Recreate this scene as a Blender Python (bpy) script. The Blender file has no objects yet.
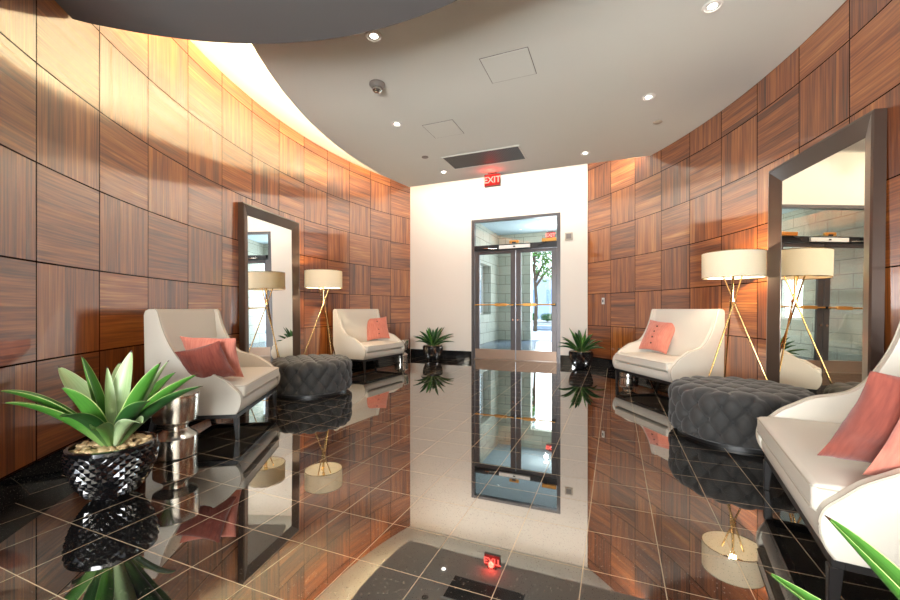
import bpy, bmesh, math, random
from math import sin, cos, pi, radians, sqrt, atan2, hypot
from mathutils import Vector, Matrix, noise

random.seed(7)
scn = bpy.context.scene
COL = scn.collection

# ------------------------------------------------------------------ camera
TH = radians(22.4)
FPX = 400.0
H = 1.10
cam_d = bpy.data.cameras.new('camera')
cam = bpy.data.objects.new('camera', cam_d)
COL.objects.link(cam)
cam.location = (0, 0, H)
cam.rotation_euler = (radians(90), 0, TH)
cam_d.sensor_width = 36
cam_d.lens = FPX / 900 * 36
cam_d.shift_y = 0.010
cam_d.clip_start = 0.02
cam_d.clip_end = 200
scn.camera = cam

# ------------------------------------------------------------------ node helpers
def lin(r, g, b):
    def f(c):
        c /= 255.0
        return c / 12.92 if c <= .04045 else ((c + .055) / 1.055) ** 2.4
    return (f(r), f(g), f(b), 1.0)

class NT:
    """a small front end for building node trees"""
    def __init__(s, name):
        s.m = bpy.data.materials.new(name)
        s.m.use_nodes = True
        s.t = s.m.node_tree
        s.t.nodes.clear()
        s.out = s.t.nodes.new('ShaderNodeOutputMaterial')
    def n(s, kind, **kw):
        nd = s.t.nodes.new(kind)
        for k, v in kw.items():
            setattr(nd, k, v)
        return nd
    def link(s, a, b):
        s.t.links.new(a, b)
    def put(s, sock, v):
        if hasattr(v, 'is_output'):
            s.link(v, sock)
        elif v is not None:
            sock.default_value = v
    def math(s, op, a, b=None, c=None):
        nd = s.n('ShaderNodeMath', operation=op)
        s.put(nd.inputs[0], a)
        if b is not None: s.put(nd.inputs[1], b)
        if c is not None: s.put(nd.inputs[2], c)
        return nd.outputs[0]
    def sep(s, v):
        nd = s.n('ShaderNodeSeparateXYZ')
        s.link(v, nd.inputs[0])
        return nd.outputs
    def comb(s, x, y, z=0.0):
        nd = s.n('ShaderNodeCombineXYZ')
        for i, v in enumerate((x, y, z)):
            s.put(nd.inputs[i], v)
        return nd.outputs[0]
    def noise(s, vec, scale=5, detail=2, rough=.5):
        nd = s.n('ShaderNodeTexNoise')
        if vec is not None: s.link(vec, nd.inputs['Vector'])
        nd.inputs['Scale'].default_value = scale
        nd.inputs['Detail'].default_value = detail
        nd.inputs['Roughness'].default_value = rough
        return nd.outputs['Fac']
    def white(s, vec):
        nd = s.n('ShaderNodeTexWhiteNoise', noise_dimensions='3D')
        s.link(vec, nd.inputs['Vector'])
        return nd.outputs['Value']
    def mix(s, fac, a, b):
        nd = s.n('ShaderNodeMix', data_type='RGBA')
        s.put(nd.inputs[0], fac)
        s.put(nd.inputs[6], a)
        s.put(nd.inputs[7], b)
        return nd.outputs[2]
    def mixf(s, fac, a, b):
        nd = s.n('ShaderNodeMix', data_type='FLOAT')
        s.put(nd.inputs[0], fac)
        s.put(nd.inputs[2], a)
        s.put(nd.inputs[3], b)
        return nd.outputs[0]
    def ramp(s, fac, stops, interp='LINEAR'):
        nd = s.n('ShaderNodeValToRGB')
        cr = nd.color_ramp
        cr.interpolation = interp
        while len(cr.elements) < len(stops):
            cr.elements.new(.5)
        for e, (p, c) in zip(cr.elements, stops):
            e.position = p
            e.color = c
        s.link(fac, nd.inputs[0])
        return nd.outputs[0]
    def bump(s, h, strength=.3, dist=.01, invert=False):
        nd = s.n('ShaderNodeBump', invert=invert)
        nd.inputs['Strength'].default_value = strength
        nd.inputs['Distance'].default_value = dist
        s.link(h, nd.inputs['Height'])
        return nd.outputs[0]
    def coord(s, which='Object'):
        return s.n('ShaderNodeTexCoord').outputs[which]
    def principled(s, color, rough=.5, metal=0., normal=None, **kw):
        p = s.n('ShaderNodeBsdfPrincipled')
        s.put(p.inputs['Base Color'], color)
        s.put(p.inputs['Roughness'], rough)
        s.put(p.inputs['Metallic'], metal)
        if normal is not None: s.link(normal, p.inputs['Normal'])
        for k, v in kw.items():
            s.put(p.inputs[k.replace('_', ' ')], v)
        return p.outputs[0]
    def done(s, shader):
        s.link(shader, s.out.inputs[0])
        return s.m

def simple(name, color, rough=.5, metal=0., var=.06, scale=8, bump=0., bscale=60, **kw):
    t = NT(name)
    c = t.coord('Object')
    nz = t.noise(c, scale, 3)
    a = tuple(min(1, x * (1 + var)) for x in color[:3]) + (1,)
    b = tuple(x * (1 - var) for x in color[:3]) + (1,)
    col = t.mix(nz, b, a)
    nrm = t.bump(t.noise(c, bscale, 3), bump, .004) if bump else None
    return t.done(t.principled(col, rough, metal, nrm, **kw))

def emit(name, color, strength):
    t = NT(name)
    e = t.n('ShaderNodeEmission')
    e.inputs[0].default_value = color
    e.inputs[1].default_value = strength
    return t.done(e.outputs[0])

# ------------------------------------------------------------------ materials
def make_wood():
    t = NT('lacquered_walnut_panels')
    uv = t.coord('UV')
    u, v, _ = t.sep(uv)
    cu, cv = t.math('FLOOR', u), t.math('FLOOR', v)
    fu, fv = t.math('FRACT', u), t.math('FRACT', v)
    par = t.math('MODULO', t.math('ADD', t.math('ADD', cu, cv), 40.0), 2.0)
    par = t.math('MAXIMUM', t.math('LESS_THAN', par, .5), t.math('GREATER_THAN', v, 6.0))   # 1 = horizontal grain
    across = t.mixf(par, fu, fv)
    along = t.mixf(par, fv, fu)
    rnd = t.white(t.comb(cu, cv, 3.3))
    rnd2 = t.white(t.comb(cv, cu, 9.1))
    # veneer leaves of unequal width
    wob = t.noise(t.comb(t.math('MULTIPLY', across, 3.0), t.math('MULTIPLY', rnd, 50.0), 0.0), 2.0, 1)
    strip = t.math('FLOOR', t.math('ADD', t.math('MULTIPLY', across, 7.0), t.math('MULTIPLY', wob, 2.2)))
    sv = t.white(t.comb(strip, t.math('MULTIPLY', rnd, 91.0), rnd2))
    # grain lines
    g1 = t.noise(t.comb(t.math('ADD', t.math('MULTIPLY', across, 16.0), t.math('MULTIPLY', rnd, 40.0)),
                        t.math('ADD', t.math('MULTIPLY', along, 0.55), t.math('MULTIPLY', sv, 20.0)), rnd2), 1.0, 4, .62)
    g2 = t.noise(t.comb(t.math('ADD', t.math('MULTIPLY', across, 44.0), t.math('MULTIPLY', rnd2, 70.0)),
                        t.math('MULTIPLY', along, 1.1), rnd), 1.0, 2, .55)
    f = t.math('ADD', t.math('MULTIPLY', g1, .46), t.math('MULTIPLY', g2, .40))
    f = t.math('ADD', f, .07)
    f = t.math('ADD', f, t.math('MULTIPLY', t.math('SUBTRACT', sv, .5), .14))
    f = t.math('ADD', f, t.math('MULTIPLY', t.math('SUBTRACT', rnd, .5), .10))
    col = t.ramp(f, [(.26, lin(54, 21, 7)), (.38, lin(98, 46, 18)), (.49, lin(134, 70, 29)),
                     (.61, lin(166, 96, 43)), (.76, lin(204, 138, 74))])
    ed = t.math('MINIMUM', t.math('MINIMUM', fu, t.math('SUBTRACT', 1.0, fu)),
                t.math('MINIMUM', fv, t.math('SUBTRACT', 1.0, fv)))
    seam = t.math('LESS_THAN', ed, .0085)
    col = t.mix(seam, col, lin(30, 14, 8))
    hgt = t.math('ADD', t.math('MULTIPLY', t.math('MINIMUM', ed, .02), 40.0), t.math('MULTIPLY', g2, .008))
    nrm = t.bump(hgt, .25, .004)
    p = t.principled(col, .34, 0., nrm, Coat_Normal=t.n('ShaderNodeNewGeometry').outputs['Normal'], Coat_Weight=t.math('SUBTRACT', 1.0, seam), Coat_Roughness=.06, Coat_IOR=1.95, Specular_IOR_Level=t.math('MULTIPLY', t.math('SUBTRACT', 1.0, seam), .5))
    return t.done(p)

def make_granite(name, px, py, ox, oy, grout=lin(164, 144, 118), refl=1.0, base=(9, 9, 10), gw=.0040, bands=True):
    t = NT(name)
    c = t.coord('Object')
    x, y, z = t.sep(c)
    ux = t.math('DIVIDE', t.math('SUBTRACT', x, ox), px)
    uy = t.math('DIVIDE', t.math('SUBTRACT', y, oy), py)
    fx, fy = t.math('FRACT', ux), t.math('FRACT', uy)
    ex = t.math('MULTIPLY', t.math('MINIMUM', fx, t.math('SUBTRACT', 1.0, fx)), px)
    ey = t.math('MULTIPLY', t.math('MINIMUM', fy, t.math('SUBTRACT', 1.0, fy)), py)
    g = t.math('LESS_THAN', t.math('MINIMUM', ex, ey), gw / 2)
    tid = t.white(t.comb(t.math('FLOOR', ux), t.math('FLOOR', uy), 1.0))
    vor = t.n('ShaderNodeTexVoronoi', feature='F1')
    t.link(c, vor.inputs['Vector'])
    vor.inputs['Scale'].default_value = 150
    vs = t.sep(vor.outputs['Color'])
    speck = t.math('MULTIPLY', t.math('LESS_THAN', vor.outputs['Distance'], .33), t.math('GREATER_THAN', vs[0], .80))
    sc = t.mix(vs[1], lin(70, 66, 60), lin(150, 138, 120))
    cloud = t.noise(c, 30, 4)
    b0 = lin(*base)
    b1 = lin(base[0] + 16, base[1] + 14, base[2] + 12)
    col = t.mix(t.math('MULTIPLY', cloud, t.math('ADD', .5, tid)), b0, b1)
    col = t.mix(t.math('MULTIPLY', speck, .45), col, sc)
    diff = t.n('ShaderNodeBsdfDiffuse')
    t.link(t.mix(g, col, grout), diff.inputs[0])
    gl = t.n('ShaderNodeBsdfGlossy')
    gl.inputs['Roughness'].default_value = .018
    gl.inputs['Color'].default_value = (.97, .95, .92, 1)
    lw = t.n('ShaderNodeLayerWeight')
    lw.inputs[0].default_value = .5
    fac = t.math('ADD', .21 * refl, t.math('MULTIPLY', t.math('POWER', lw.outputs['Facing'], 2.0), .52 * refl))
    fac = t.math('MULTIPLY', fac, t.math('SUBTRACT', 1.0, t.math('MULTIPLY', g, .75)))
    fac = t.math('MULTIPLY', fac, t.math('SUBTRACT', 1.0, t.math('MULTIPLY', speck, .35)))
    mx = t.n('ShaderNodeMixShader')
    t.link(fac, mx.inputs[0])
    t.link(diff.outputs[0], mx.inputs[1])
    t.link(gl.outputs[0], mx.inputs[2])
    return t.done(mx.outputs[0])

def make_stone():
    t = NT('stone_block_wall')
    uv = t.coord('UV')
    br = t.n('ShaderNodeTexBrick')
    t.link(uv, br.inputs['Vector'])
    br.inputs['Scale'].default_value = 1.0
    br.inputs['Brick Width'].default_value = .66
    br.inputs['Row Height'].default_value = .33
    br.inputs['Mortar Size'].default_value = .008
    br.inputs['Color1'].default_value = lin(205, 204, 190)
    br.inputs['Color2'].default_value = lin(186, 188, 174)
    br.inputs['Mortar'].default_value = lin(120, 118, 108)
    nz = t.noise(t.coord('Object'), 14, 5, .65)
    col = t.mix(t.math('MULTIPLY', nz, .45), br.outputs['Color'], lin(150, 146, 130))
    nrm = t.bump(t.noise(t.coord('Object'), 40, 4), .3, .01)
    return t.done(t.principled(col, .75, 0., nrm))

def make_fabric(name, c1, c2, scale=260, rough=.85, bump=.25, sheen=.3):
    t = NT(name)
    c = t.coord('Object')
    w1 = t.n('ShaderNodeTexWave', bands_direction='X')
    t.link(c, w1.inputs['Vector']); w1.inputs['Scale'].default_value = scale; w1.inputs['Distortion'].default_value = 1.5
    w2 = t.n('ShaderNodeTexWave', bands_direction='Y')
    t.link(c, w2.inputs['Vector']); w2.inputs['Scale'].default_value = scale * .8; w2.inputs['Distortion'].default_value = 1.5
    wv = t.math('MULTIPLY', w1.outputs['Fac'], w2.outputs['Fac'])
    st = t.n('ShaderNodeMapping')
    st.inputs['Scale'].default_value = (60, 6, 6)
    t.link(c, st.inputs['Vector'])
    nz = t.noise(st.outputs[0], 1.5, 4, .6)
    col = t.mix(t.math('ADD', t.math('MULTIPLY', t.math('SUBTRACT', t.math('MULTIPLY', nz, 2.2), .6), .8), t.math('MULTIPLY', wv, .2)), c1, c2)
    nrm = t.bump(wv, bump, .002)
    return t.done(t.principled(col, rough, 0., nrm, Sheen_Weight=sheen))

def make_leaf(name, edge, mid, pale):
    t = NT(name)
    uv = t.coord('UV')
    u, v, _ = t.sep(uv)
    c = t.math('ABSOLUTE', t.math('SUBTRACT', u, .5))
    nz = t.noise(t.comb(t.math('MULTIPLY', u, 26.0), t.math('MULTIPLY', v, 2.0), 0.0), 1.0, 3)
    col = t.mix(t.math('MULTIPLY', nz, .8), edge, mid)
    col = t.mix(t.math('MULTIPLY', t.math('SUBTRACT', 1.0, t.math('MINIMUM', t.math('MULTIPLY', v, 3.2), 1.0)), .5), col, pale)
    col = t.mix(t.math('GREATER_THAN', c, .478), col, pale)
    col = t.mix(t.math('GREATER_THAN', v, .97), col, lin(70, 40, 25))
    p = t.n('ShaderNodeBsdfPrincipled')
    t.link(col, p.inputs['Base Color'])
    p.inputs['Roughness'].default_value = .38
    tr = t.n('ShaderNodeBsdfTranslucent')
    t.link(col, tr.inputs[0])
    mx = t.n('ShaderNodeMixShader')
    mx.inputs[0].default_value = .18
    t.link(p.outputs[0], mx.inputs[1]); t.link(tr.outputs[0], mx.inputs[2])
    return t.done(mx.outputs[0])

def make_glass(name, tint=(.93, .97, .97, 1), refl=.06):
    t = NT(name)
    tr = t.n('ShaderNodeBsdfTransparent'); tr.inputs[0].default_value = tint
    gl = t.n('ShaderNodeBsdfGlossy'); gl.inputs['Roughness'].default_value = .0
    lw = t.n('ShaderNodeLayerWeight'); lw.inputs[0].default_value = .35
    fac = t.math('ADD', refl * .5, t.math('MULTIPLY', lw.outputs['Fresnel'], .55))
    mx = t.n('ShaderNodeMixShader')
    t.link(fac, mx.inputs[0]); t.link(tr.outputs[0], mx.inputs[1]); t.link(gl.outputs[0], mx.inputs[2])
    return t.done(mx.outputs[0])

def make_mirror(name, tint):
    t = NT(name)
    gl = t.n('ShaderNodeBsdfGlossy')
    gl.inputs['Roughness'].default_value = .0
    nz = t.noise(t.coord('Object'), 2, 1)
    t.link(t.mix(nz, tint, tuple(x * .98 for x in tint[:3]) + (1,)), gl.inputs[0])
    return t.done(gl.outputs[0])

def make_shade():
    t = NT('linen_lampshade')
    c = t.coord('Object')
    nz = t.noise(c, 180, 2)
    col = t.mix(nz, lin(238, 228, 205), lin(252, 246, 230))
    d = t.n('ShaderNodeBsdfDiffuse'); t.link(col, d.inputs[0])
    tr = t.n('ShaderNodeBsdfTranslucent'); t.link(col, tr.inputs[0])
    mx = t.n('ShaderNodeMixShader'); mx.inputs[0].default_value = .42
    t.link(d.outputs[0], mx.inputs[1]); t.link(tr.outputs[0], mx.inputs[2])
    return t.done(mx.outputs[0])

def make_brushed(name, col, rough=.22, stretch=(2, 2, 90)):
    t = NT(name)
    mp = t.n('ShaderNodeMapping'); mp.inputs['Scale'].default_value = stretch
    t.link(t.coord('Object'), mp.inputs['Vector'])
    nz = t.noise(mp.outputs[0], 3, 3)
    c = t.mix(nz, tuple(x * .86 for x in col[:3]) + (1,), col)
    r = t.math('ADD', rough - .05, t.math('MULTIPLY', nz, .1))
    return t.done(t.principled(c, r, 1.0))

def make_bark(name, a, b):
    t = NT(name)
    mp = t.n('ShaderNodeMapping'); mp.inputs['Scale'].default_value = (6, 6, 1.2)
    t.link(t.coord('Object'), mp.inputs['Vector'])
    nz = t.noise(mp.outputs[0], 3, 5)
    return t.done(t.principled(t.mix(nz, a, b), .9, 0., t.bump(nz, .6, .03)))

def make_vent():
    t = NT('dark_vent_louvres')
    x, y, z = t.sep(t.coord('Object'))
    f = t.math('FRACT', t.math('MULTIPLY', x, 40.0))
    col = t.mix(t.math('LESS_THAN', f, .45), lin(78, 76, 72), lin(40, 39, 37))
    return t.done(t.principled(col, .6))

M = {}
M['wood'] = make_wood()
M['floor'] = make_granite('polished_black_granite_tiles', .3085, .3125, -.125 - .3085 * 20, .845 - .3125 * 30)
M['base'] = make_granite('black_granite_baseboard', 10, 10, 5, 5, refl=.35, base=(14, 16, 19))
M['ceiling'] = simple('painted_ceiling', lin(210, 211, 203), .8, 0, .015, 2)
M['soffit'] = simple('painted_soffit', lin(88, 84, 82), .75, 0, .02, 2)
M['white'] = simple('white_painted_wall', lin(226, 217, 204), .7, 0, .012, 2)
M['stone'] = make_stone()
M['leather'] = simple('ivory_upholstery', lin(216, 209, 195), .5, 0, .025, 5, .12, 220)
M['piping'] = simple('grey_piping', lin(178, 168, 150), .6)
M['espresso'] = simple('espresso_wood_leg', lin(16, 12, 11), .45, 0, .3, 20)
M['coral'] = make_fabric('coral_linen', lin(214, 136, 114), lin(188, 100, 82))
M['coral_rust_shadow'] = make_fabric('rust_and_shadow_linen', lin(142, 70, 53), lin(108, 42, 32))  # rust cloth; on one pillow the darker tone is painted-in shadow
M['button'] = simple('brown_button', lin(74, 42, 34), .4)
M['velvet'] = make_fabric('charcoal_velvet', lin(34, 33, 32), lin(54, 52, 49), 300, .75, .15, .15)
M['tuft_button'] = simple('charcoal_tuft_button', lin(30, 30, 32), .7)
M['brass'] = make_brushed('brushed_brass', lin(226, 190, 128), .2)
M['gold'] = simple('gold_door_hardware', lin(206, 150, 78), .32, .85)
M['steel'] = simple('brushed_steel', lin(208, 204, 196), .2, 1.0, .03, 3)
M['shade'] = make_shade()
M['bulb'] = emit('warm_bulb', (1.0, .84, .62, 1), 1250)
M['frame'] = simple('bronze_lacquer_frame', lin(80, 66, 57), .28, .35, .12, 6, Coat_Weight=.6, Coat_Roughness=.1)
M['frame_back'] = simple('dark_backing', lin(22, 18, 16), .5)
M['mirror'] = make_mirror('mirror_glass', (.93, .95, .95, 1))
M['mirror_warm'] = make_mirror('warm_tint_mirror_glass', (.95, .90, .78, 1))  # glass tinted warm, so its reflections come out yellower
M['door_metal'] = simple('dark_bronze_door_metal', lin(84, 80, 80), .35, .55, .06)
M['kick'] = simple('bronze_kick_plate', lin(150, 126, 108), .42, .6)
M['glass'] = make_glass('door_glass')
M['black'] = simple('black_satin', lin(18, 18, 19), .4)
M['ceramic'] = simple('black_glazed_ceramic', lin(10, 10, 12), .14, 0, .2, 6, Coat_Weight=.6, Coat_Roughness=.05)
M['pebble'] = simple('river_pebble', lin(178, 152, 112), .6, 0, .35, 14)
M['soil'] = simple('dark_soil', lin(52, 40, 30), .95)
M['leaf_a'] = make_leaf('agave_leaf', lin(46, 104, 34), lin(98, 158, 60), lin(186, 204, 128))
M['leaf_pale'] = make_leaf('agave_leaf_pale', lin(140, 176, 112), lin(204, 218, 172), lin(222, 230, 190))
M['leaf_dark'] = make_leaf('agave_leaf_dark', lin(22, 60, 30), lin(60, 108, 46), lin(140, 170, 96))
M['plastic'] = simple('white_plastic', lin(222, 219, 212), .45)
M['grey_plastic'] = simple('grey_plastic', lin(120, 112, 104), .5)
M['chrome'] = simple('polished_chrome', lin(210, 208, 204), .15, 1.0)
M['lamp_on'] = emit('downlight_lens', (1, .95, .86, 1), 14)
M['exit_red'] = emit('exit_letters', (1.0, .13, .10, 1), 5.5)
M['exit_face'] = simple('exit_face', lin(120, 30, 26), .4, Emission_Color=(1, .03, .02, 1), Emission_Strength=.28)
M['vent'] = make_vent()
M['pave'] = simple('pale_pavement', lin(206, 202, 196), .8, 0, .08, 3)
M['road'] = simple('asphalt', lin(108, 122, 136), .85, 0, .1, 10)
M['planter'] = simple('planter_concrete', lin(208, 206, 198), .8)
M['bark'] = make_bark('bark', lin(120, 100, 80), lin(62, 50, 40))
M['foliage'] = simple('tree_foliage', lin(92, 138, 52), .6, 0, .35, 3)
M['foliage_dark'] = simple('shrub_foliage', lin(58, 108, 48), .6, 0, .35, 6)
M['vest_floor'] = simple('slate_floor', lin(84, 98, 116), .22, 0, .12, 3)
M['vest_ceiling'] = simple('vestibule_ceiling', lin(196, 212, 220), .8)
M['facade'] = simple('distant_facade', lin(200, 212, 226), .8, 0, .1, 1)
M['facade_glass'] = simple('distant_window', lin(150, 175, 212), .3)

# ------------------------------------------------------------------ mesh builder
class MB:
    def __init__(s):
        s.v, s.f, s.mi, s.uv = [], [], [], []
    def add(s, verts, faces, mi=0, uvs=None):
        o = len(s.v)
        s.v += [tuple(p) for p in verts]
        for k, fc in enumerate(faces):
            s.f.append([i + o for i in fc])
            s.mi.append(mi)
            s.uv.append(uvs[k] if uvs else None)
        return s
    def box(s, c, d, mi=0, rz=0., M4=None):
        x, y, z = (q / 2 for q in d)
        vs = [Vector((sx * x, sy * y, sz * z)) for sz in (-1, 1) for sy in (-1, 1) for sx in (-1, 1)]
        R = M4 if M4 is not None else Matrix.Rotation(rz, 3, 'Z')
        vs = [R @ p + Vector(c) for p in vs]
        return s.add(vs, [(0, 2, 3, 1), (4, 5, 7, 6), (0, 1, 5, 4), (2, 6, 7, 3), (0, 4, 6, 2), (1, 3, 7, 5)], mi)
    def lathe(s, prof, n=48, mi=0, c=(0, 0, 0), caps=True):
        vs = []
        for r, z in prof:
            for k in range(n):
                a = 2 * pi * k / n
                vs.append((c[0] + r * cos(a), c[1] + r * sin(a), c[2] + z))
        fs = []
        for j in range(len(prof) - 1):
            for k in range(n):
                a, b = j * n + k, j * n + (k + 1) % n
                fs.append((a, b, b + n, a + n))
        if caps:
            fs.append(tuple(range(n))[::-1])
            fs.append(tuple((len(prof) - 1) * n + k for k in range(n)))
        return s.add(vs, fs, mi)
    def tube(s, pts, r, n=10, mi=0, closed=False, caps=True):
        pts = [Vector(p) for p in pts]
        rs = r if isinstance(r, (list, tuple)) else [r] * len(pts)
        vs, N = [], len(pts)
        up = Vector((0, 0, 1))
        for i, p in enumerate(pts):
            if closed:
                d = pts[(i + 1) % N] - pts[i - 1]
            else:
                d = pts[min(i + 1, N - 1)] - pts[max(i - 1, 0)]
            d.normalize()
            a = d.cross(up)
            if a.length < .05: a = d.cross(Vector((1, 0, 0)))
            a.normalize()
            b = a.cross(d)
            for k in range(n):
                t = 2 * pi * k / n
                vs.append(p + (a * cos(t) + b * sin(t)) * rs[i])
        fs = []
        for j in range(N if closed else N - 1):
            for k in range(n):
                q = (j + 1) % N
                fs.append((j * n + k, j * n + (k + 1) % n, q * n + (k + 1) % n, q * n + k))
        if caps and not closed:
            fs.append(tuple(range(n))[::-1]); fs.append(tuple((N - 1) * n + k for k in range(n)))
        return s.add(vs, fs, mi)
    def prism(s, poly, a, b, axis='x', mi=0):
        """poly of (p,q) extruded from a to b along axis"""
        def P(p, q, h):
            return {'x': (h, p, q), 'y': (p, h, q), 'z': (p, q, h)}[axis]
        n = len(poly)
        vs = [P(p, q, a) for p, q in poly] + [P(p, q, b) for p, q in poly]
        fs = [(k, (k + 1) % n, (k + 1) % n + n, k + n) for k in range(n)]
        fs.append(tuple(range(n))[::-1]); fs.append(tuple(range(n, 2 * n)))
        return s.add(vs, fs, mi)
    def build(s, name, mats, parent=None, smooth=True, bevel=0., seg=2, loc=None, subsurf=0, angle=40):
        me = bpy.data.meshes.new(name)
        me.from_pydata(s.v, [], s.f)
        if any(u is not None for u in s.uv):
            L = me.uv_layers.new(name='UVMap')
            for p, u in zip(me.polygons, s.uv):
                if u is None: continue
                for li, q in zip(p.loop_indices, u):
                    L.data[li].uv = q
        if not isinstance(mats, (list, tuple)): mats = [mats]
        for m in mats: me.materials.append(m)
        me.polygons.foreach_set('material_index', s.mi)
        me.validate()
        me.update()
        bm = bmesh.new(); bm.from_mesh(me)
        bmesh.ops.recalc_face_normals(bm, faces=bm.faces[:])
        bm.to_mesh(me); bm.free()
        if smooth:
            me.polygons.foreach_set('use_smooth', [True] * len(me.polygons))
            try: me.set_sharp_from_angle(angle=radians(angle))
            except Exception: pass
        o = bpy.data.objects.new(name, me)
        COL.objects.link(o)
        if parent is not None: o.parent = parent
        if loc is not None: o.location = loc
        if bevel:
            b = o.modifiers.new('bevel', 'BEVEL'); b.width = bevel; b.segments = seg; b.limit_method = 'ANGLE'; b.angle_limit = radians(45)
            b.harden_normals = False
        if subsurf:
            b = o.modifiers.new('sub', 'SUBSURF'); b.levels = subsurf; b.render_levels = subsurf
        return o

def tag(o, label, cat, group=None, kind=None):
    if label: o['label'] = label
    if cat: o['category'] = cat
    if group: o['group'] = group
    if kind: o['kind'] = kind
    return o

def thing(name, label, cat, loc=(0, 0, 0), rz=0., group=None):
    o = bpy.data.objects.new(name, None)
    o.empty_display_size = .1
    COL.objects.link(o)
    o.location = loc
    o.rotation_euler = (0, 0, rz)
    return tag(o, label, cat, group)

def struct(o, label=None, cat=None):
    o['kind'] = 'structure'
    if label: o['label'] = label
    if cat: o['category'] = cat
    return o

def dup(src, label, loc=None, rz=None, group=None):
    r = src.copy(); COL.objects.link(r)
    r['label'] = label
    if group: r['group'] = group
    if loc is not None: r.location = loc
    if rz is not None: r.rotation_euler = (0, 0, rz)
    for ch in list(src.children):
        c = ch.copy(); COL.objects.link(c); c.parent = r
        for g in list(ch.children):
            d = g.copy(); COL.objects.link(d); d.parent = c
    return r

def catmull(pts, k=6, closed=False):
    out = []
    n = len(pts)
    P = [Vector(p) for p in pts]
    for i in range(n if closed else n - 1):
        p0 = P[i - 1] if (closed or i > 0) else P[0]
        p1, p2 = P[i], P[(i + 1) % n]
        p3 = P[(i + 2) % n] if (closed or i + 2 < n) else P[-1]
        for j in range(k):
            t = j / k
            out.append(.5 * ((2 * p1) + (-p0 + p2) * t + (2 * p0 - 5 * p1 + 4 * p2 - p3) * t * t + (-p0 + 3 * p1 - 3 * p2 + p3) * t ** 3))
    if not closed: out.append(P[-1])
    return out

# ------------------------------------------------------------------ room shell
CLx, CLy, RL = 2.5915, 5.9026, 7.459
CRx, CRy, RR = -5.5307, 3.0363, 7.318
YB, ZT, ZC, YC = 8.35, 4.01, 3.55, 7.12
WALL_T = .12
phL0 = atan2(1.30 - CLy, -3.28 - CLx) % (2 * pi)
phR0 = atan2(4.11 - CRy, 1.71 - CRx)
def phi_L(Y): return pi + math.asin((CLy - Y) / RL)
def phi_R(Y): return math.asin((Y - CRy) / RR)

def arc_wall(name, cx, cy, R, a0, a1, u_of, z0, z1, mat, n=480, thick=WALL_T):
    mb = MB()
    for i in range(n):
        p, q = a0 + (a1 - a0) * i / n, a0 + (a1 - a0) * (i + 1) / n
        def pt(a, r, z): return (cx + r * cos(a), cy + r * sin(a), z)
        vs = [pt(p, R, z0), pt(q, R, z0), pt(q, R, z1), pt(p, R, z1),
              pt(p, R + thick, z0), pt(q, R + thick, z0), pt(q, R + thick, z1), pt(p, R + thick, z1)]
        V = lambda z: (z - .17) / .61
        front = [(u_of(p), V(z0)), (u_of(q), V(z0)), (u_of(q), V(z1)), (u_of(p), V(z1))]
        fs = [(0, 1, 2, 3), (4, 7, 6, 5), (3, 2, 6, 7), (0, 4, 5, 1)]
        flat = [(.5, .5)] * 4
        uv = [front, flat, flat, flat]
        if i == 0: fs.append((0, 3, 7, 4)); uv.append(flat)
        if i == n - 1: fs.append((1, 5, 6, 2)); uv.append(flat)
        mb.add(vs, fs, 0, uv)
    me = mb.build(name, mat)
    return me

aL1 = phi_L(.40)
wl = arc_wall('wall_left', CLx, CLy, RL, phi_L(YB), aL1, lambda a: RL * (phL0 - a) / .6215, 0, ZT, M['wood'])
struct(wl, 'curved wall of glossy walnut veneer panels lit by a cove light', 'wall')
wr = arc_wall('wall_right', CRx, CRy, RR, phi_R(.6), phi_R(YB), lambda a: RR * (a - phR0) / .6075 + 1, 0, ZT, M['wood'])
struct(wr, 'curved wall of walnut veneer panels behind the glowing large drum lamp', 'wall')
BBT, BBH = .018, .165
def arc_strip(name, cx, cy, R, a0, a1, z0, z1, t, mat, n=100):
    mb = MB()
    pr = []
    for i in range(n + 1):
        a = a0 + (a1 - a0) * i / n
        pr.append([(cx + r * cos(a), cy + r * sin(a), z) for r, z in ((R, z0), (R - t, z0), (R - t, z1), (R, z1))])
    vs = [p for q in pr for p in q]
    fs = []
    for i in range(n):
        for k in range(4):
            fs.append((i * 4 + k, i * 4 + (k + 1) % 4, (i + 1) * 4 + (k + 1) % 4, (i + 1) * 4 + k))
    fs.append((0, 1, 2, 3)); fs.append(tuple(n * 4 + k for k in (3, 2, 1, 0)))
    return mb.add(vs, fs).build(name, mat)
struct(arc_strip('baseboard_left', CLx, CLy, RL - .001, phi_L(YB - .02), aL1, 0.001, BBH, BBT, M['base']))
struct(arc_strip('baseboard_right', CRx, CRy, RR - .001, phi_R(.6), phi_R(YB - .02), 0.001, BBH, BBT, M['base']))

XL, XR = -4.455, -.499
DX0, DX1, DZ = -2.93, -1.02, 3.06          # doorway in the back wall
mb = MB()
mb.box(((XL - .3 + DX0) / 2, YB + .1, ZT / 2), (DX0 - XL + .3, .2, ZT))
mb.box(((XR + .3 + DX1) / 2, YB + .1, ZT / 2), (XR + .3 - DX1, .2, ZT))
mb.box(((DX0 + DX1) / 2, YB + .1, (ZT + DZ) / 2), (DX1 - DX0, .2, ZT - DZ))
struct(mb.build('wall_back', M['white'], smooth=False), 'white painted wall around the glass double doors', 'wall')
mb = MB()
mb.box(((XL + DX0) / 2 + .01, YB - .010, BBH / 2), (DX0 - XL - .02, .018, BBH))
mb.box(((XR + DX1) / 2 - .01, YB - .010, BBH / 2), (XR - DX1 - .02, .018, BBH))
struct(mb.build('baseboard_back', M['base'], smooth=False))

# floor
mb = MB()
mb.box((-1.2, 2.5, -.05), (8.6, 12.1, .1))
struct(mb.build('floor', M['floor'], smooth=False), 'polished black granite tile floor with mirror reflections', 'floor')

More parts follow.
